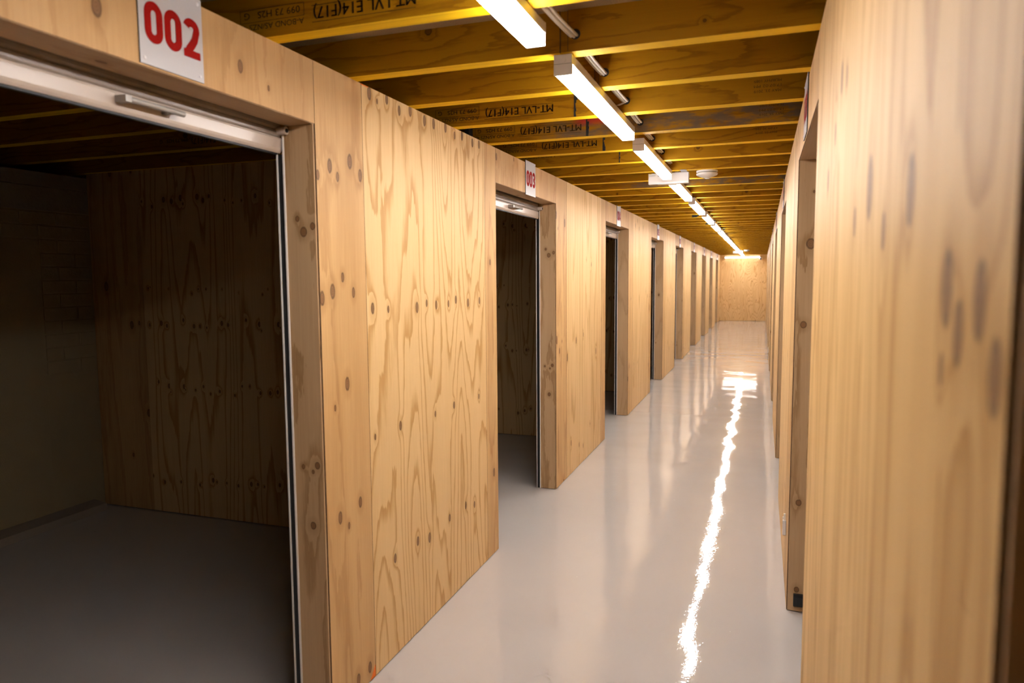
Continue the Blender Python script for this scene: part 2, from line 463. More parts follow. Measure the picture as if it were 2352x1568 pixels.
ceiling = tag(box('ceiling', (-5.2, Y_BACK - 0.2, SOF), (3.2, Y_END + 0.3, SOF + 0.02), M['soffit']), 'brown particleboard ceiling carried on yellow timber joists', 'ceiling', kind='structure')
jfar = lambda k: 2.318 + J_STEP * (k - 2)
joists = {}
k = -5
while jfar(k) < Y_END - 0.05:
    yf = jfar(k)
    if yf - J_T > Y_BACK:
        bm = bmesh.new()
        x0, x1 = -4.75, 2.6
        if k in (2, 3):
            add_box(bm, (x0, yf - J_T, ZT), (-0.624 + 0.01 * (k - 2), yf, SOF), 0)
            add_box(bm, (-0.624 + 0.01 * (k - 2), yf - J_T + 0.006, ZT + 0.002), (-0.598, yf, SOF), 0)
            add_box(bm, (-0.598, yf - J_T - 0.001, ZT), (x1, yf, SOF), 0)
        else:
            add_box(bm, (x0, yf - J_T, ZT), (x1, yf, SOF), 0)
        for f in bm.faces:
            f.normal_update()
            if f.normal.z < -0.5: f.material_index = 1
        joists[k] = finish('joist', bm, [M['joist_stained'] if k in (5, 10) else M['joist'], M['joist_edge']], ceiling, seed=k * 1.37 + 10)
    k += 1
K_LAST = k - 1
for kk, xs_ in ((2, (-0.6245, -0.5985)), (3, (-0.6145, -0.5985))):
    for xx in xs_:
        box('butt_joint', (xx, jfar(kk) - J_T - 0.0016, ZT + 0.001), (xx + 0.0018, jfar(kk) - J_T + 0.004, SOF - 0.001), M['core'], joists[kk])
def stamp(kk, dx=0.0, dz=0.0, right=True, full=True, base=0.0):
    """upside-down mill stamp printed on the near face of joist kk"""
    yp = jfar(kk) - J_T - 0.0012
    rot = lambda x0, z0: (lambda x, y: (x0 - x, yp, z0 - y))
    bm = bmesh.new()
    X0 = base + dx
    for sh in (0.0, 0.0016):
        add_text(bm, 'MT-LVL E14(F17)', rot(X0 - 0.905 + sh, ZT + 0.063 + dz), 0.325, 0.034)
    o = 0
    def bar(xa, xb, za, zb):
        bm.faces.new([bm.verts.new(p) for p in ((xa, yp, za), (xb, yp, za), (xb, yp, zb), (xa, yp, zb))])
    bar(X0 - 1.235, X0 - 0.905, ZT + 0.068 + dz, ZT + 0.0695 + dz)
    bar(X0 - 1.235, X0 - 0.905, ZT + 0.022 + dz, ZT + 0.0235 + dz)
    finish('printed_grade_stamp', bm, M['ink'], joists[kk])
    bm = bmesh.new()
    add_text(bm, '099 73 H2S   G', rot(X0 - 1.275, ZT + 0.075 + dz), 0.195, 0.020)
    add_text(bm, 'A-BOND AS/NZS 4357.0 E0', rot(X0 - 1.262, ZT + 0.040 + dz), 0.30, 0.017)
    bar(X0 - 1.262, X0 - 1.2605, ZT + 0.046 + dz, ZT + 0.083 + dz); bar(X0 - 1.485, X0 - 1.4835, ZT + 0.046 + dz, ZT + 0.083 + dz)
    bar(X0 - 1.485, X0 - 1.2605, ZT + 0.046 + dz, ZT + 0.0473 + dz); bar(X0 - 1.485, X0 - 1.2605, ZT + 0.082 + dz, ZT + 0.0833 + dz)
    finish('printed_standards_stamp', bm, M['ink'], joists[kk])
    if right:
        bm = bmesh.new()
        tm = {4: '17:07:02 PM', 5: '17:08:03 PM', 6: '17:09:30 PM'}.get(kk, '17:09:30 PM')
        add_text(bm, 'MAY 23, 2019', rot(0.055 + dx, ZT + 0.045 + dz), 0.105, 0.011)
        add_text(bm, tm, rot(0.055 + dx, ZT + 0.065 + dz), 0.105, 0.011)
        add_text(bm, 'MURPHY 1089', rot(0.055 + dx, ZT + 0.085 + dz), 0.105, 0.011)
        finish('printed_date_stamp', bm, M['ink_faint'], joists[kk])
stamp(1, right=False)
stamp(4); stamp(5, 0.02); stamp(6, 0.0); stamp(7, -0.01, 0.035); stamp(11, 0.0, 0.02, right=False)
def stamp_inner(kk):
    yp = jfar(kk) - J_T - 0.0012
    bm = bmesh.new()
    add_text(bm, 'MT-LVL E14(F17)', lambda x, y: (-2.62 - x, yp, ZT + 0.055 - y), 0.325, 0.034)
    add_text(bm, '099 73 H2S   G', lambda x, y: (-2.97 - x, yp, ZT + 0.06 - y), 0.195, 0.020)
    finish('printed_grade_stamp', bm, M['ink'], joists[kk])
stamp_inner(4)
def marker(kk, x, w=0.012, z0=0.0, z1=1.0):
    yp = jfar(kk) - J_T
    rr = random.Random(kk)
    bm = bmesh.new()
    n = 9
    for i in range(n):
        za = ZT + J_D * 0.85 * (z0 + (z1 - z0) * i / n); zb = ZT + J_D * 0.85 * (z0 + (z1 - z0) * (i + 1) / n)
        ww = w * rr.uniform(0.5, 1.5)
        add_box(bm, (x - w * 0.4, yp - 0.0015, za), (x - w * 0.4 + ww, yp + 0.001, zb))
    finish('marker_line', bm, M['black'], joists[kk])
marker(1, -0.78, 0.03, 0.25, 1.0); marker(4, -0.803); marker(5, -0.855, 0.011); marker(6, -0.865); marker(7, -0.86, 0.008); marker(11, -0.70, 0.03)
marker(15, -0.62, 0.02); marker(17, -0.80, 0.06); marker(19, -0.62, 0.02); marker(20, -0.75, 0.03); marker(22, -0.60, 0.06); marker(23, -0.62, 0.05)
for kk, xh, zh in ((2, -0.577, 0.052), (3, -0.578, 0.052), (4, -0.578, 0.050), (5, -0.590, 0.048), (6, -0.595, 0.050), (7, -0.60, 0.05)):
    bm = bmesh.new(); add_cyl(bm, (xh + 0.004, jfar(kk) - J_T - 0.0022, ZT + zh), 1, 0.016, 0.004, 20)
    finish('drilled_cable_hole', bm, M['black'], joists[kk])

# ------------------------------------------------------------------ corridor walls
def head_z(side, a):
    """door head height: the nearest left doorway is set a touch lower"""
    return 2.067 if (side > 0 or a < 1.5) else 2.082

def wall_run(root, side, openings, hero):
    """side -1 = left wall (face at XL), +1 = right wall (face at XR)."""
    XF = XL if side < 0 else XR
    d = side                          # direction into the wall
    edges = [Y_BACK] + [e for o in openings for e in o] + [Y_END]
    def X(t): return XF + d * t
    # piers
    for i in range(0, len(edges), 2):
        a, b = edges[i], edges[i + 1]
        if b - a < 0.02: continue
        g = 0.0012
        box('stud_core', (X(TH), a + 0.004, 0.0), (X(JD - 0.002), b - 0.004, ZT - 0.002), M['core'], root)
        L = b - a
        pieces = []
        if L > 1.4 and side < 0:
            if b == Y_END: cuts = [a, b]
            elif a == Y_BACK: cuts = [a, a + 0.6, b]
            else: cuts = [a, a + 0.297, a + 0.297 + 1.221, b]
        elif L > 1.4:
            cuts = [a, b] if i == 2 else [a, a + 0.42, b]
        else:
            cuts = [a, b]
        for j in range(len(cuts) - 1):
            p, q = cuts[j], cuts[j + 1]
            wide = q - p > 0.8
            nm = 'plywood_panel' if wide else 'plywood_strip'
            m_ = M['ply_straight'] if wide else M['strip']
            if side < 0 and hero and i == 2:
                m_ = [M['strip_hero'], M['ply_hero'], M['strip']][j]
            if side > 0 and i == 2: m_ = M['pier']
            box(nm, (X(0), p + g, 0.004), (X(TH), q - g, ZT), m_, root, 2, edge_axis=0)
    # headers and reveals
    for (a, b) in openings:
        ZD = head_z(side, a)
        box('header_panel', (X(0), a + 0.001, ZD), (X(TH), b - 0.001, ZT), M['header'] if side < 0 else M['strip'], root, 2, edge_axis=0)
        box('header_soffit', (X(0.003), a + 0.001, ZD - 0.0015), (X(0.108), b - 0.001, ZD + 0.012), M['jamb'], root, 1)
        box('header_core', (X(TH), a, ZD + 0.02), (X(JD - 0.03), b, ZT - 0.002), M['core'], root)
        hero_j = (side < 0 and b < 5.2) or (side > 0 and 3 < b < 4)
        box('jamb_lining', (X(0.0045), b - 0.007, 0.004), (X(JD), b - 0.0005, ZD), M['jamb_hero'] if hero_j else M['jamb'], root, 2)
        box('jamb_lining', (X(0.0045), a + 0.0005, 0.004), (X(JD), a + 0.007, ZD), M['jamb'], root, 2)
wl = tag(empty('wall_left', (XL - 0.06, Y_BACK, 0)), 'plywood wall with numbered doorways along the left of the corridor', 'wall', kind='structure')
wr = tag(empty('wall_right', (XR + 0.06, Y_BACK, 0)), 'plywood wall with doorways along the right of the corridor', 'wall', kind='structure')
L_OPEN = [(f - L_W, f) for f in L_FAR]
wall_run(wl, -1, L_OPEN, True)
R_ALL = [(-0.68, 0.498)] + R_OPEN
wall_run(wr, +1, R_ALL, False)
# orange set-out marks at the strip joint
bm = bmesh.new(); uvl = 0
v = [bm.verts.new(p) for p in ((XL + 0.0008, 2.339, 0.005), (XL + 0.0008, 2.339, 0.055), (XL + 0.0008, 2.30, 0.005))]; bm.faces.new(v)
finish('orange_mark', bm, M['orange'], wl)
bm = bmesh.new(); add_box(bm, (XL + 0.0003, 2.335, ZT - 0.004), (XL + 0.001, 2.39, ZT - 0.0005)); finish('orange_mark', bm, M['orange'], wl)

# end wall and the wall behind the viewer
we = tag(empty('wall_end', (-0.63, Y_END, 0)), 'plywood wall closing the far end of the corridor', 'wall', kind='structure')
box('plywood_panel', (XL - 0.05, Y_END, 0.004), (XL + 0.32, Y_END + TH, SOF), M['ply_wavy'], we, 2)
box('plywood_panel', (XL + 0.3215, Y_END, 0.004), (XR + 0.05, Y_END + TH, SOF), M['ply_wavy'], we, 2)
wb = tag(empty('wall_back', (-0.63, Y_BACK, 0)), 'plywood wall behind the viewpoint', 'wall', kind='structure')
box('plywood_panel', (XL - 0.05, Y_BACK - TH, 0.004), (XR + 0.05, Y_BACK, SOF), M['ply'], wb, 2)

# ------------------------------------------------------------------ unit partitions, rear masonry wall
parts_y = [0.72] + [L_FAR[i + 1] - L_W - 0.091 for i in range(len(L_FAR) - 1)]
for n_, y in enumerate(parts_y):
    pw = tag(empty('wall_partition_%d' % (n_ + 1), (-2.9, y, 0)), None, None, kind='structure')
    if n_ == 0: lb = 'plywood partition on the near side of unit 002'
    elif n_ == 1: lb = 'dark plywood partition seen through the doorway of unit 002'
    else: lb = 'plywood partition seen through the doorway of unit %03d' % (n_ + 1)
    tag(pw, lb, 'wall')
    xa, xs, xb = X_REAR + 0.002, -3.855, XL - JD - 0.012
    box('plywood_panel', (xa, y, 0.006), (xs - 0.001, y + 0.02, ZT + 0.10 if n_ == 1 else ZT), M['strip'], pw, 2)
    bx = [xs, xs + 1.22, xb]
    box('plywood_panel', (bx[0], y, 0.006), (bx[1] - 0.001, y + 0.02, ZT), M['ply_rows'], pw, 2)
    box('plywood_panel', (bx[1], y, 0.006), (bx[2], y + 0.02, ZT), M['ply_rows'], pw, 2)
    box('stud_core', (xa + 0.02, y + 0.0205, 0.0), (xb, y + 0.06, ZT - 0.01), M['core'], pw)
for n_ in range(3):      # partitions of the right-hand units
    y = [-0.9, 2.05, 5.0][n_]
    pw = tag(empty('wall_partition_%d' % (n_ + 11), (1.2, y, 0)), ['plywood partition beside the nearest right-hand unit', 'plywood partition between the first two right-hand units', 'plywood partition between the second and third right-hand units'][n_], 'wall', kind='structure')
    box('plywood_panel', (XR + JD + 0.01, y, 0.006), (2.5, y + 0.05, ZT), M['ply'], pw, 2)
wrr = tag(box('wall_outer_right', (2.5, Y_BACK - 0.2, 0), (2.6, Y_END, SOF), M['concrete']), 'painted outer wall behind the right-hand storage units', 'wall', kind='structure')
rear = tag(box('wall_rear', (X_REAR - 0.16, Y_BACK - 0.2, 0), (X_REAR - 0.006, Y_END, 2.15), M['painted_brick']), 'cream painted brick wall at the back of unit 002', 'wall', kind='structure')
box('concrete_ledge', (X_REAR - 0.16, Y_BACK - 0.2, 2.152), (X_REAR + 0.004, Y_END, 2.24), M['concrete'], rear, bevel=0.004)
box('concrete_band', (X_REAR - 0.05, Y_BACK - 0.2, 2.0), (X_REAR - 0.001, Y_END, 2.15), M['concrete'], rear, bevel=0.003)
box('render_patch', (X_REAR - 0.05, 0.8, 0.06), (X_REAR - 0.002, 3.27, 1.815), M['painted_brick'], rear, bevel=0.002)
box('render_patch', (X_REAR - 0.05, 3.27, 0.06), (X_REAR - 0.003, 3.635, 0.95), M['painted_brick'], rear, bevel=0.002)
bm = bmesh.new()
prof = [(X_REAR - 0.01, 0.0), (X_REAR + 0.12, 0.0), (X_REAR + 0.105, 0.045), (X_REAR - 0.01, 0.062)]
va = [bm.verts.new((p[0], 0.78, p[1])) for p in prof]; vb = [bm.verts.new((p[0], 3.56, p[1])) for p in prof]
for i in range(4): bm.faces.new((va[i], va[(i + 1) % 4], vb[(i + 1) % 4], vb[i]))
bm.faces.new(va); bm.faces.new(vb); bmesh.ops.recalc_face_normals(bm, faces=bm.faces)
finish('concrete_kerb', bm, M['concrete'], rear)
rb = random.Random(3)
CR = 0.0865
for row in range(12):
    z = 1.995 - CR * (row + 1)
    y0, y1 = (2.3, 3.632) if row < 2 else (3.28, 3.632)
    y = y1 + (0.12 if row % 2 else 0.0)
    while y > y0:
        ya = max(y0, y - 0.232); yb = min(y1, y)
        if yb - ya > 0.02:
            dx = rb.uniform(-0.0015, 0.002)
            box('brick', (X_REAR - 0.05, ya + 0.004, z + 0.004), (X_REAR + dx, yb - 0.004, z + CR - 0.004), M['painted_brick'], rear, bevel=0.002, seg=1)
        y -= 0.24
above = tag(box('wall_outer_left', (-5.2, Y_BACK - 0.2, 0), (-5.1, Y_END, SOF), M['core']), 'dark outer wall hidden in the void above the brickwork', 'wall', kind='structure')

# steel studs seen in the gap above the left wall
st = tag(empty('steel_stud', (-1.46, 3.72, ZT)), 'galvanised steel stud in the ceiling gap above the left wall', 'stud')
box('web', (-1.475, 3.668, ZT), (-1.472, 3.758, SOF), M['galv'], st)
box('flange', (-1.475, 3.668, ZT), (-1.445, 3.671, SOF), M['galv'], st)
box('flange', (-1.475, 3.755, ZT), (-1.445, 3.758, SOF), M['galv'], st)
box('backing_channel', (-1.50, 3.55, ZT), (-1.48, 3.667, SOF), M['black'], st)

# ------------------------------------------------------------------ roller doors
def roller_door(idx, side, a, b, label):
    XF = XL if side < 0 else XR
    d = side
    dz = head_z(side, a) - 2.067
    hz = 2.067 + dz
    def X(t): return XF + d * t
    root = tag(empty('door_%d' % idx, (X(0.14), (a + b) / 2, 0.0)), label, 'roller door', 'roller doors of the storage units', 'structure')
    # curtain: flat slats rising into a drum
    bm = bmesh.new()
    pts = []
    z = 2.03
    pts = [(0.134, 2.0285), (0.1290, 2.0305), (0.1270, 2.035), (0.1265, 2.042), (0.1275, 2.049), (0.1310, 2.053), (0.1325, 2.0545), (0.1310, 2.056), (0.1280, 2.061), (0.1275, 2.069), (0.1290, 2.077), (0.1340, 2.082), (0.140, 2.12), (0.150, 2.16)]
    va = [bm.verts.new((X(t), a + 0.012, zz)) for t, zz in pts]; vb = [bm.verts.new((X(t), b - 0.012, zz)) for t, zz in pts]
    for i in range(len(pts) - 1):
        bm.faces.new((va[i], vb[i], vb[i + 1], va[i + 1]))
    bmesh.ops.solidify(bm, geom=list(bm.faces), thickness=0.003)
    bmesh.ops.recalc_face_normals(bm, faces=bm.faces)
    finish('curtain', bm, M['cream'], root)
    bm = bmesh.new(); add_cyl(bm, (X(0.25), a + 0.01, 2.17), 1, 0.09, b - a - 0.02, 32)
    finish('curtain_roll', bm, M['cream'], root)
    # bottom rail with handle
    bm = bmesh.new()
    prof = [(0.129, 1.985), (0.127, 1.992), (0.127, 2.022), (0.130, 2.029), (0.145, 2.029), (0.150, 2.02), (0.150, 1.978), (0.134, 1.978)]
    va = [bm.verts.new((X(t), a + 0.006, zz)) for t, zz in prof]; vb = [bm.verts.new((X(t), b - 0.006, zz)) for t, zz in prof]
    n = len(prof)
    for i in range(n): bm.faces.new((va[i], va[(i + 1) % n], vb[(i + 1) % n], vb[i]))
    bm.faces.new(va); bm.faces.new(vb); bmesh.ops.recalc_face_normals(bm, faces=bm.faces)
    rail = finish('bottom_rail', bm, M['cream'], root)
    box('rubber_seal', (X(0.136), a + 0.02, 1.972), (X(0.148), b - 0.02, 1.9785), M['black'], root)
    c = a + (b - a) * 0.54
    bm = bmesh.new()
    add_cyl(bm, (X(0.0995), c - 0.0955, 2.008), 1, 0.0075, 0.1935, 20)
    add_box(bm, (X(0.128), c - 0.098, 1.9995), (X(0.0915), c - 0.080, 2.0165)); add_box(bm, (X(0.128), c + 0.048, 2.001), (X(0.097), c + 0.066, 2.015))
    finish('handle', bm, M['steel'], rail)
    for yy in (a + 0.022, b - 0.022):
        bm = bmesh.new(); add_cyl(bm, (X(0.130) if side > 0 else X(0.130), yy, 2.047), 0, 0.013, 0.034 if side < 0 else 0.001, 20)
        add_cyl(bm, (X(0.098) if side < 0 else X(0.13), yy, 2.047), 0, 0.011, 0.003, 20)
        pg = finish('stop_peg', bm, M['cream'], root)
        if side < 0:
            bm = bmesh.new(); add_cyl(bm, (X(0.0948), yy, 2.047), 0, 0.007, 0.0015, 16)
            finish('peg_bore', bm, M['black'], pg)
    box('head_seal', (X(0.1095), a + 0.008, hz + 0.001), (X(0.1145), b - 0.008, hz + 0.006), M['galv'], root)
    for y0, y1 in ((a - 0.006, a + 0.013), (b - 0.013, b + 0.006)):
        gd = box('guide_rail', (X(0.1175), y0, 0.003), (X(0.1220), y1, 2.060), M['white_paint'], root)
        box('rear_flange', (X(0.1440), y0, 0.003), (X(0.1468), y1, 1.975), M['white_paint'], gd)
        ym = (y0 + 0.004, y0 + 0.012) if y0 < (a + b) / 2 - 0.3 else (y1 - 0.012, y1 - 0.004)
        box('slot_shade', (X(0.1222), ym[0], 0.003), (X(0.1438), ym[1], 1.975), M['black'], gd)  # black filler stands in for the shade inside the guide channel
for i, (a, b) in enumerate(L_OPEN):
    lb = 'raised cream roller door with steel handle under the %03d sign' % (i + 2)
    if i > 2: lb = 'raised cream roller door in the %s doorway of the left wall, under sign %03d' % (['first', 'second', 'third', 'fourth', 'fifth', 'sixth', 'seventh', 'eighth', 'ninth'][i], i + 2)
    roller_door(i + 1, -1, a, b, lb)
for i, (a, b) in enumerate(R_OPEN[:3]):
    roller_door(10 + i, +1, a, b, 'raised cream roller door in the %s doorway of the right wall' % ['first', 'second', 'third'][i])

# ------------------------------------------------------------------ number signs
def stroke(bm, pts, w, fn, closed=False):
    """flat ribbon of width w along a polyline, fn maps (x,y) to world"""
    P = [Vector((p[0], p[1])) for p in pts]
    L_, R_ = [], []
    for i, p in enumerate(P):
        d = (P[(i + 1) % len(P)] - P[i - 1]) if closed else (P[min(i + 1, len(P) - 1)] - P[max(i - 1, 0)])
        d.normalize()
        nrm = Vector((-d.y, d.x))
        L_.append(bm.verts.new(fn(*(p + nrm * w / 2)))); R_.append(bm.verts.new(fn(*(p - nrm * w / 2))))
    for i in range(len(P) if closed else len(P) - 1):
        j = (i + 1) % len(P)
        bm.faces.new((R_[i], R_[j], L_[j], L_[i]))
def arc(cx, cy, rx, ry, a0, a1, n=14):
    return [(cx + rx * math.cos(math.radians(a0 + (a1 - a0) * i / n)), cy + ry * math.sin(math.radians(a0 + (a1 - a0) * i / n))) for i in range(n + 1)]
def digit(bm, ch, x, y, w, h, fn):
    s = 0.37 * w
    F = lambda px, py: fn(x + px, y + py)
    cx = w / 2; rx = (w - s) / 2
    def poly(pts):
        bm.faces.new([bm.verts.new(fn(x + p[0], y + p[1], 0.0003)) for p in pts])
    if ch in '0':
        ry = 0.30 * h - s / 2 + 0.0
        top = arc(cx, h - s / 2 - ry, rx, ry, 0, 180); bot = arc(cx, s / 2 + ry, rx, ry, 180, 360)
        stroke(bm, top + bot, s, F, True)
    elif ch == '1':
        poly([(cx - s * .2, 0), (cx + s * .9, 0), (cx + s * .9, h), (cx + s * .1, h), (cx - s * .2, h * .9)])
        poly([(0.05 * w, h * .68), (cx - s * .2, h * .74), (cx - s * .2, h * .9), (0.05 * w, h * .84)])
    elif ch == '2':
        ry = 0.27 * h - s / 2
        a = arc(cx, h - s / 2 - ry, rx, ry, 165, -25)
        p = a + [(cx + rx * .62, h * .48), (cx + rx * .1, h * .34), (cx - rx * .55, h * .20), (cx - rx * .95, h * .08)]
        stroke(bm, p, s, F)
        poly([(0, 0), (w, 0), (w, s * .92), (0.0, s * .92)])
    elif ch == '3':
        ry = 0.25 * h - s * .32
        stroke(bm, arc(cx, h - s / 2 - ry, rx, ry, 165, -90), s, F)
        stroke(bm, arc(cx, s / 2 + ry, rx, ry, 90, -165), s, F)
        poly([(cx - s * .45, h / 2 - s * .45), (cx + s * .3, h / 2 - s * .45), (cx + s * .3, h / 2 + s * .45), (cx - s * .45, h / 2 + s * .45)])
    elif ch == '4':
        poly([(w * .52, 0), (w * .52 + s, 0), (w * .52 + s, h), (w * .52, h)])
        poly([(0, h * .2), (w, h * .2), (w, h * .2 + s * .8), (0, h * .2 + s * .8)])
        poly([(0, h * .2 + s * .8), (s * .75, h * .2 + s * .8), (w * .52 + s * .3, h * .86), (w * .52 + s * .1, h)])
    elif ch == '5':
        poly([(s * .1, h - s * .85), (w * .94, h - s * .85), (w * .94, h), (s * .1, h)])
        poly([(s * .1, h * .45), (s * .95, h * .5), (s * .95, h), (s * .1, h)])
        ry = 0.31 * h - s / 2
        stroke(bm, arc(cx, s / 2 + ry, rx, ry, 125, -165), s, F)
    elif ch in '69':
        g_ = F if ch == '6' else (lambda px, py: F(w - px, h - py))
        ry = 0.29 * h - s / 2
        ring = arc(cx, s / 2 + ry, rx, ry, 0, 360, 24)
        stroke(bm, ring[:-1], s, g_, True)
        stroke(bm, [(cx - rx, s / 2 + ry), (cx - rx, h * .68)] + arc(cx, h - s / 2 - ry * .9, rx, ry * .9, 180, 15), s, g_)
    elif ch == '7':
        poly([(0, h - s * .9), (w, h - s * .9), (w, h), (0, h)])
        poly([(w * .18, 0), (w * .18 + s, 0), (w, h - s), (w - s * 1.05, h - s)])
    elif ch == '8':
        for cy, ry in ((s / 2 + 0.27 * h - s * .35, 0.27 * h - s * .35), (h - s / 2 - 0.25 * h + s * .35, 0.25 * h - s * .35)):
            ring = arc(cx, cy, rx, ry, 0, 360, 24); stroke(bm, ring[:-1], s, F, True)
def sign(num, side, yc, label, zb=2.072):
    sw, sh = 0.204, 0.21
    XF = XL if side < 0 else XR
    out = 1 if side < 0 else -1
    root = tag(empty('unit_number_sign', (XF, yc, zb)), label, 'sign', 'unit number signs')
    bm = bmesh.new()
    add_box(bm, (XF + out * 0.0007, yc - sw / 2, zb), (XF + out * 0.0012, yc + sw / 2, zb + sh), mi=1)
    add_box(bm, (XF + out * 0.0012, yc - sw / 2, zb), (XF + out * 0.0040, yc + sw / 2, zb + sh), edge_axis=0)
    finish('plate', bm, [M['sign'], M['black']], root)
    fn = lambda x, y, l=0.0: (XF + out * (0.0046 + l), yc + out * (x - sw / 2), zb + y)
    dw, gap, h = 0.056, 0.0045, 0.098
    x0 = (sw - 3 * dw - 2 * gap) / 2 + 0.003
    for q, ch in enumerate(num):
        bm = bmesh.new()
        digit(bm, ch, x0 + q * (dw + gap), 0.054, dw, h, fn)
        finish('digit', bm, M['red'], root)
    for sx in (0.013, sw - 0.013):
        for sy in (0.014, sh - 0.014):
            bm = bmesh.new()
            p = fn(sx, sy)
            if out > 0: add_cyl(bm, (p[0] - 0.0012, p[1], p[2]), 0, 0.0052, 0.003, 14, r2=0.003)
            else: add_cyl(bm, (p[0] - 0.002, p[1], p[2]), 0, 0.003, 0.003, 14, r2=0.0052)
            finish('rivet', bm, M['plastic'], root)
for i, (a, b) in enumerate(L_OPEN):
    LN = ['nearest', 'second', 'third', 'fourth', 'fifth', 'sixth', 'seventh', 'eighth', 'farthest']
    num = '%03d' % (i + 2)
    sign(num, -1, a + 0.622, 'white sign with a red number above the %s doorway of the left wall' % LN[i])
for i, (a, b) in enumerate(R_OPEN[:6]):
    sign('%03d' % (28 - i) if False else '0%02d' % (20 - i), +1, a + 0.62, 'white sign seen edge-on above the %s doorway of the right wall' % ['first', 'second', 'third', 'fourth', 'fifth', 'sixth'][i])

# ------------------------------------------------------------------ LED battens
def batten(name, cx, y0, L, label, axis=1, zb=2.206, cy=None, ztop=ZT):
    """batten along Y (axis 1) starting at y0, or along X"""
    h, w = ztop - zb, 0.058
    def bxs(nm, u0, u1, t0, t1, z0, z1, mat, par, bev=0.002):
        if axis == 1: A, B = (cx + t0, y0 + u0, z0), (cx + t1, y0 + u1, z1)
        else: A, B = (cx + u0, cy + t0, z0), (cx + u1, cy + t1, z1)
        return box(nm, A, B, mat, par, bevel=bev)
    root = tag(empty(name, (cx, y0 + L / 2, zb) if axis == 1 else (cx + L / 2, cy, zb)), label, 'ceiling light', 'LED batten lights')
    zm = zb + h * 0.52
    bxs('housing', 0.012, L - 0.012, -w / 2, w / 2, zm, ztop - 0.0005, M['white_paint'], root)
    bxs('end_fill_glow', L - 0.010, L, -w / 2 + 0.001, w / 2 - 0.001, zb, zm - 0.0005, M['end_fill'], root)  # added glowing end, throws light onto the following batten's cap
    df = bxs('diffuser', 0.0125, L - 0.0105, -w / 2 + 0.001, w / 2 - 0.001, zb, zm - 0.0005, M['lamp'], root, 0.004)
    df.data.materials.append(M['lamp_side'])
    for p in df.data.polygons:
        if p.normal.z > -0.5: p.material_index = 1
    for u0 in (0.0, L - 0.012):
        cp = bxs('end_cap', u0, u0 + 0.012, -w / 2 - 0.001, w / 2 + 0.001, zb - 0.0015 if u0 == 0.0 else zm, ztop - 0.0005, M['cap'], root)
        if u0 == 0.0 and axis == 1:
            bm = bmesh.new(); add_cyl(bm, (cx, y0 - 0.0012, zm + h * 0.2), 1, 0.010, 0.0025, 24); finish('knockout', bm, M['cap'], cp)
            box('cap_joint', (cx - w / 2 - 0.0013, y0 - 0.0004, zm - 0.0006), (cx + w / 2 + 0.0013, y0 + 0.002, zm + 0.0006), M['grey_print'], cp)
nth = ['nearest', 'second', 'third', 'fourth', 'fifth', 'sixth', 'seventh', 'eighth', 'ninth', 'tenth', 'eleventh', 'twelfth', 'thirteenth', 'fourteenth', 'fifteenth', 'sixteenth', 'farthest']
for i in range(17):
    lb = 'lit white LED batten, %s in the row along the joists' % nth[i]
    if i == 0: lb = 'lit white LED batten cut off by the top edge, nearest in the row'
    batten('batten_light', -0.618, 0.792 + 1.478 * i, 1.19 if i < 16 else 1.15, lb)
root = tag(empty('batten_light', (-0.66, Y_END - 0.03, 2.15)), 'lit white LED batten set crosswise at the top of the end wall', 'ceiling light', 'LED batten lights')
box('housing', (-1.24, Y_END - 0.030, 2.160), (-0.085, Y_END - 0.0005, 2.215), M['white_paint'], root, bevel=0.002)
box('diffuser', (-1.23, Y_END - 0.055, 2.168), (-0.095, Y_END - 0.0305, 2.207), M['lamp_far'], root, bevel=0.004)
for x in (-1.24, -0.094): box('end_cap', (x, Y_END - 0.063, 2.158), (x + 0.009, Y_END - 0.0305, 2.217), M['plastic'], root, bevel=0.001)

# ------------------------------------------------------------------ emergency lights, smoke detectors, camera
def emergency(x0, x1, y, label):
    root = tag(empty('emergency_light', ((x0 + x1) / 2, y, 2.192)), label, 'emergency light', 'emergency lights on the joists')
    bd = box('body', (x0, y, 2.192), (x1, y + 0.055, ZT - 0.0045), M['plastic'], root, bevel=0.002)
    box('lens_strip', (x0 + 0.06, y + 0.012, 2.1895), (x1 - 0.07, y + 0.045, 2.1925), M['white_paint'], root)
    box('clip', ((x0 + x1) / 2 + 0.045, y - 0.0015, 2.193), ((x0 + x1) / 2 + 0.05, y, 2.203), M['white_paint'], root)
    box('mounting_plate', (x1 - 0.05, y - 0.085, ZT - 0.004), (x1 - 0.01, y + 0.04, ZT - 0.0002), M['galv'], root)
    lab = bmesh.new()
    for r in range(4):
        for q in range(2):
            xx = x0 + 0.006 + q * 0.08
            add_box(lab, (xx, y - 0.0006, ZT - 0.013 - r * 0.004), (xx + (0.045 if q == 0 else 0.025) - 0.006 * (r % 2), y + 0.0005, ZT - 0.0115 - r * 0.004))
    finish('label_print', lab, M['grey_print'], bd)
    box('label_mark', (x0 + 0.006, y - 0.0006, ZT - 0.009), (x0 + 0.022, y + 0.0005, ZT - 0.005), M['yellow_print'], bd)
    for zz in (0.013, 0.021):
        box('label_mark', (x0 + 0.065, y - 0.0008, ZT - zz - 0.005), (x0 + 0.075, y + 0.0005, ZT - zz), M['black'], bd)
emergency(-0.758, -0.487, 5.03, 'white box-shaped emergency light behind the third batten, nearer one')
emergency(-0.80, -0.53, 21.205, 'small white emergency light near the end wall, farther one')
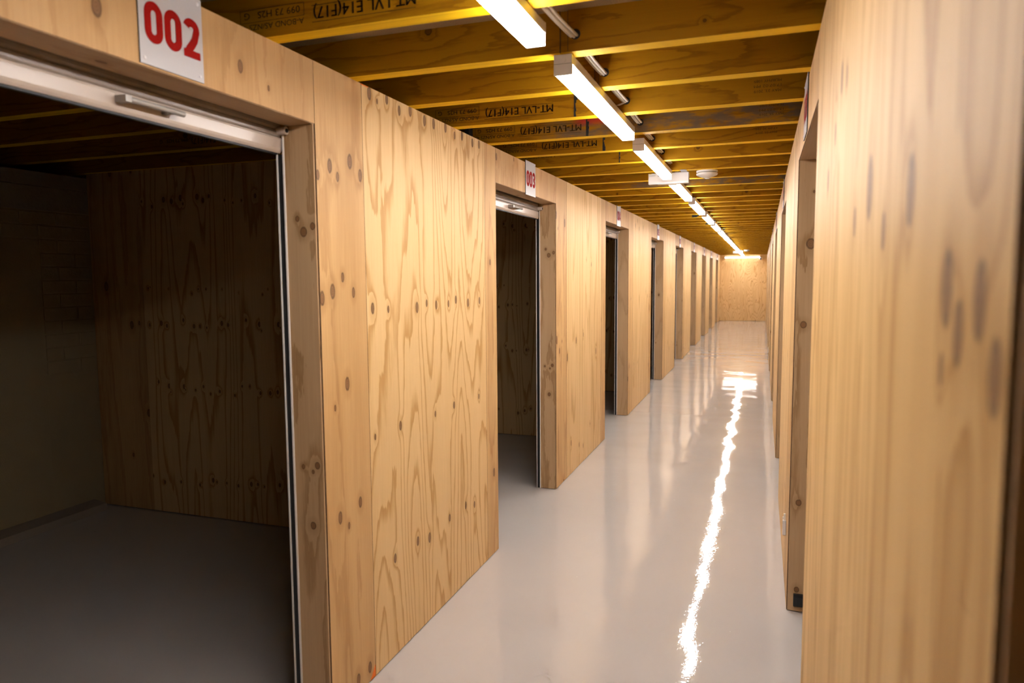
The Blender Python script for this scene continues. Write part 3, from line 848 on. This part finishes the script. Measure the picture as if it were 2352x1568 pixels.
def smoke(x, y, label):
    root = tag(empty('smoke_detector', (x, y, ZT)), label, 'smoke detector', 'smoke detectors on the joists')
    bm = bmesh.new()
    lathe(bm, [(0, 0), (0.069, 0), (0.070, -0.003), (0.070, -0.009), (0.067, -0.0115), (0, -0.0115)], (x, y, ZT)); finish('base', bm, M['plastic'], root, smooth=False)
    bm = bmesh.new()
    lathe(bm, [(0, -0.010), (0.063, -0.010), (0.063, -0.017), (0, -0.017)], (x, y, ZT)); finish('sensor_gap', bm, M['grey_print'], root)
    bm = bmesh.new()
    lathe(bm, [(0, -0.016), (0.066, -0.016), (0.070, -0.019), (0.070, -0.027), (0.066, -0.031), (0.018, -0.050), (0.016, -0.051), (0, -0.052)], (x, y, ZT)); finish('cover', bm, M['plastic'], root)
    bm = bmesh.new()
    lathe(bm, [(0, -0.044), (0.014, -0.044), (0.014, -0.054), (0, -0.055)], (x + 0.002, y, ZT)); finish('test_button', bm, M['plastic'], root)
smoke(-0.369, 5.06, 'white round smoke detector beside the nearer emergency light')
smoke(-0.425, jfar(43) - 0.022, 'white round smoke detector near the far end of the ceiling')
root = tag(empty('security_camera', (-0.07, Y_END - 0.03, 2.13)), 'small white security camera with black lens beside the end wall light', 'camera')
bm = bmesh.new(); add_cyl(bm, (-0.055, Y_END - 0.02, 2.14), 1, 0.04, 0.02, 24); finish('mount', bm, M['plastic'], root)
bm = bmesh.new(); bmesh.ops.create_uvsphere(bm, u_segments=24, v_segments=14, radius=0.055, matrix=Matrix.Translation((-0.055, Y_END - 0.075, 2.135))); finish('body', bm, M['plastic'], root, smooth=True)
bm = bmesh.new(); add_cyl(bm, (-0.065, Y_END - 0.139, 2.125), 1, 0.026, 0.03, 24); finish('lens', bm, M['black'], root)

# ------------------------------------------------------------------ cables threaded through the joists
def cable(dx, dz, label, r=0.0042, extra=0.0):
    P = []
    holes = [(0, -0.60), (1, -0.59), (2, -0.577), (3, -0.578), (4, -0.578), (5, -0.590), (6, -0.595), (7, -0.60), (8, -0.60), (9, -0.60)]
    for i, (kk, x) in enumerate(holes):
        z = ZT + 0.047 + dz
        P.append((x + dx, jfar(kk) - J_T - 0.004, z)); P.append((x + dx, jfar(kk) + 0.004, z))
        if i < len(holes) - 1:
            ya, yb = jfar(kk) + 0.004, jfar(kk + 1) - J_T - 0.004
            xb = holes[i + 1][1]
            for s in range(1, 8):
                t = s / 8
                sag = -(0.0015 + extra * 0.4) * math.sin(math.pi * t)
                P.append((x + dx + (xb - x) * t - 0.004 * math.sin(math.pi * t), ya + (yb - ya) * t, z + sag))
    bm = bmesh.new(); tube(bm, P, r, 8)
    tag(finish('electrical_cable', bm, M['cable'], smooth=True), label, 'cable', 'cables threaded through the joists')
cable(-0.010, 0.0, 'white electrical cable through the joists right of the battens, left strand', 0.0048)
cable(0.0, -0.003, 'white electrical cable through the joists right of the battens, middle strand', 0.0048, 0.003)
cable(0.009, 0.001, 'white electrical cable through the joists right of the battens, right strand', 0.0048, 0.001)
bm = bmesh.new()
tube(bm, [(-0.575, jfar(4) - J_T - 0.001, ZT + 0.046), (-0.585, jfar(4) - J_T - 0.02, ZT + 0.036), (-0.60, jfar(4) - J_T - 0.03, ZT + 0.028), (-0.625, jfar(4) - J_T - 0.03, ZT + 0.026), (-0.64, jfar(4) - J_T - 0.02, ZT + 0.034), (-0.645, jfar(4) - J_T - 0.02, ZT + 0.002)], 0.0038, 8)
tag(finish('electrical_cable', bm, M['cable'], smooth=True), 'short looped white cable dropping from a joist hole into the second batten', 'cable')

# ------------------------------------------------------------------ fittings on the right wall
bs = tag(empty('door_stop', (0.20, 3.446, 0.03)), 'black rubber door stop at the foot of the right-hand jamb', 'door stop')
box('block', (0.170, 3.424, 0.032), (0.250, 3.4455, 0.088), M['black'], bs, bevel=0.003)
box('face_plate', (0.182, 3.4215, 0.045), (0.250, 3.4245, 0.076), M['black'], bs, bevel=0.001)
def clip(y, label, z=0.262):
    hk = tag(empty('wall_clip', (XR, y, z)), label, 'clip')
    box('body', (XR - 0.016, y, z), (XR - 0.0003, y + 0.024, z + 0.075), M['plastic'], hk, bevel=0.002)
    bm = bmesh.new()
    add_box(bm, (XR - 0.012, y + 0.006, z + 0.076), (XR - 0.003, y + 0.018, z + 0.108))
    add_box(bm, (XR - 0.017, y + 0.008, z + 0.082), (XR - 0.010, y + 0.016, z + 0.092))
    finish('loop', bm, M['cable'], hk)
clip(3.72, 'small white plastic clip low on the first right-hand pier')
clip(14.1, 'tiny white plastic clip low on a distant right-hand pier', 0.12)
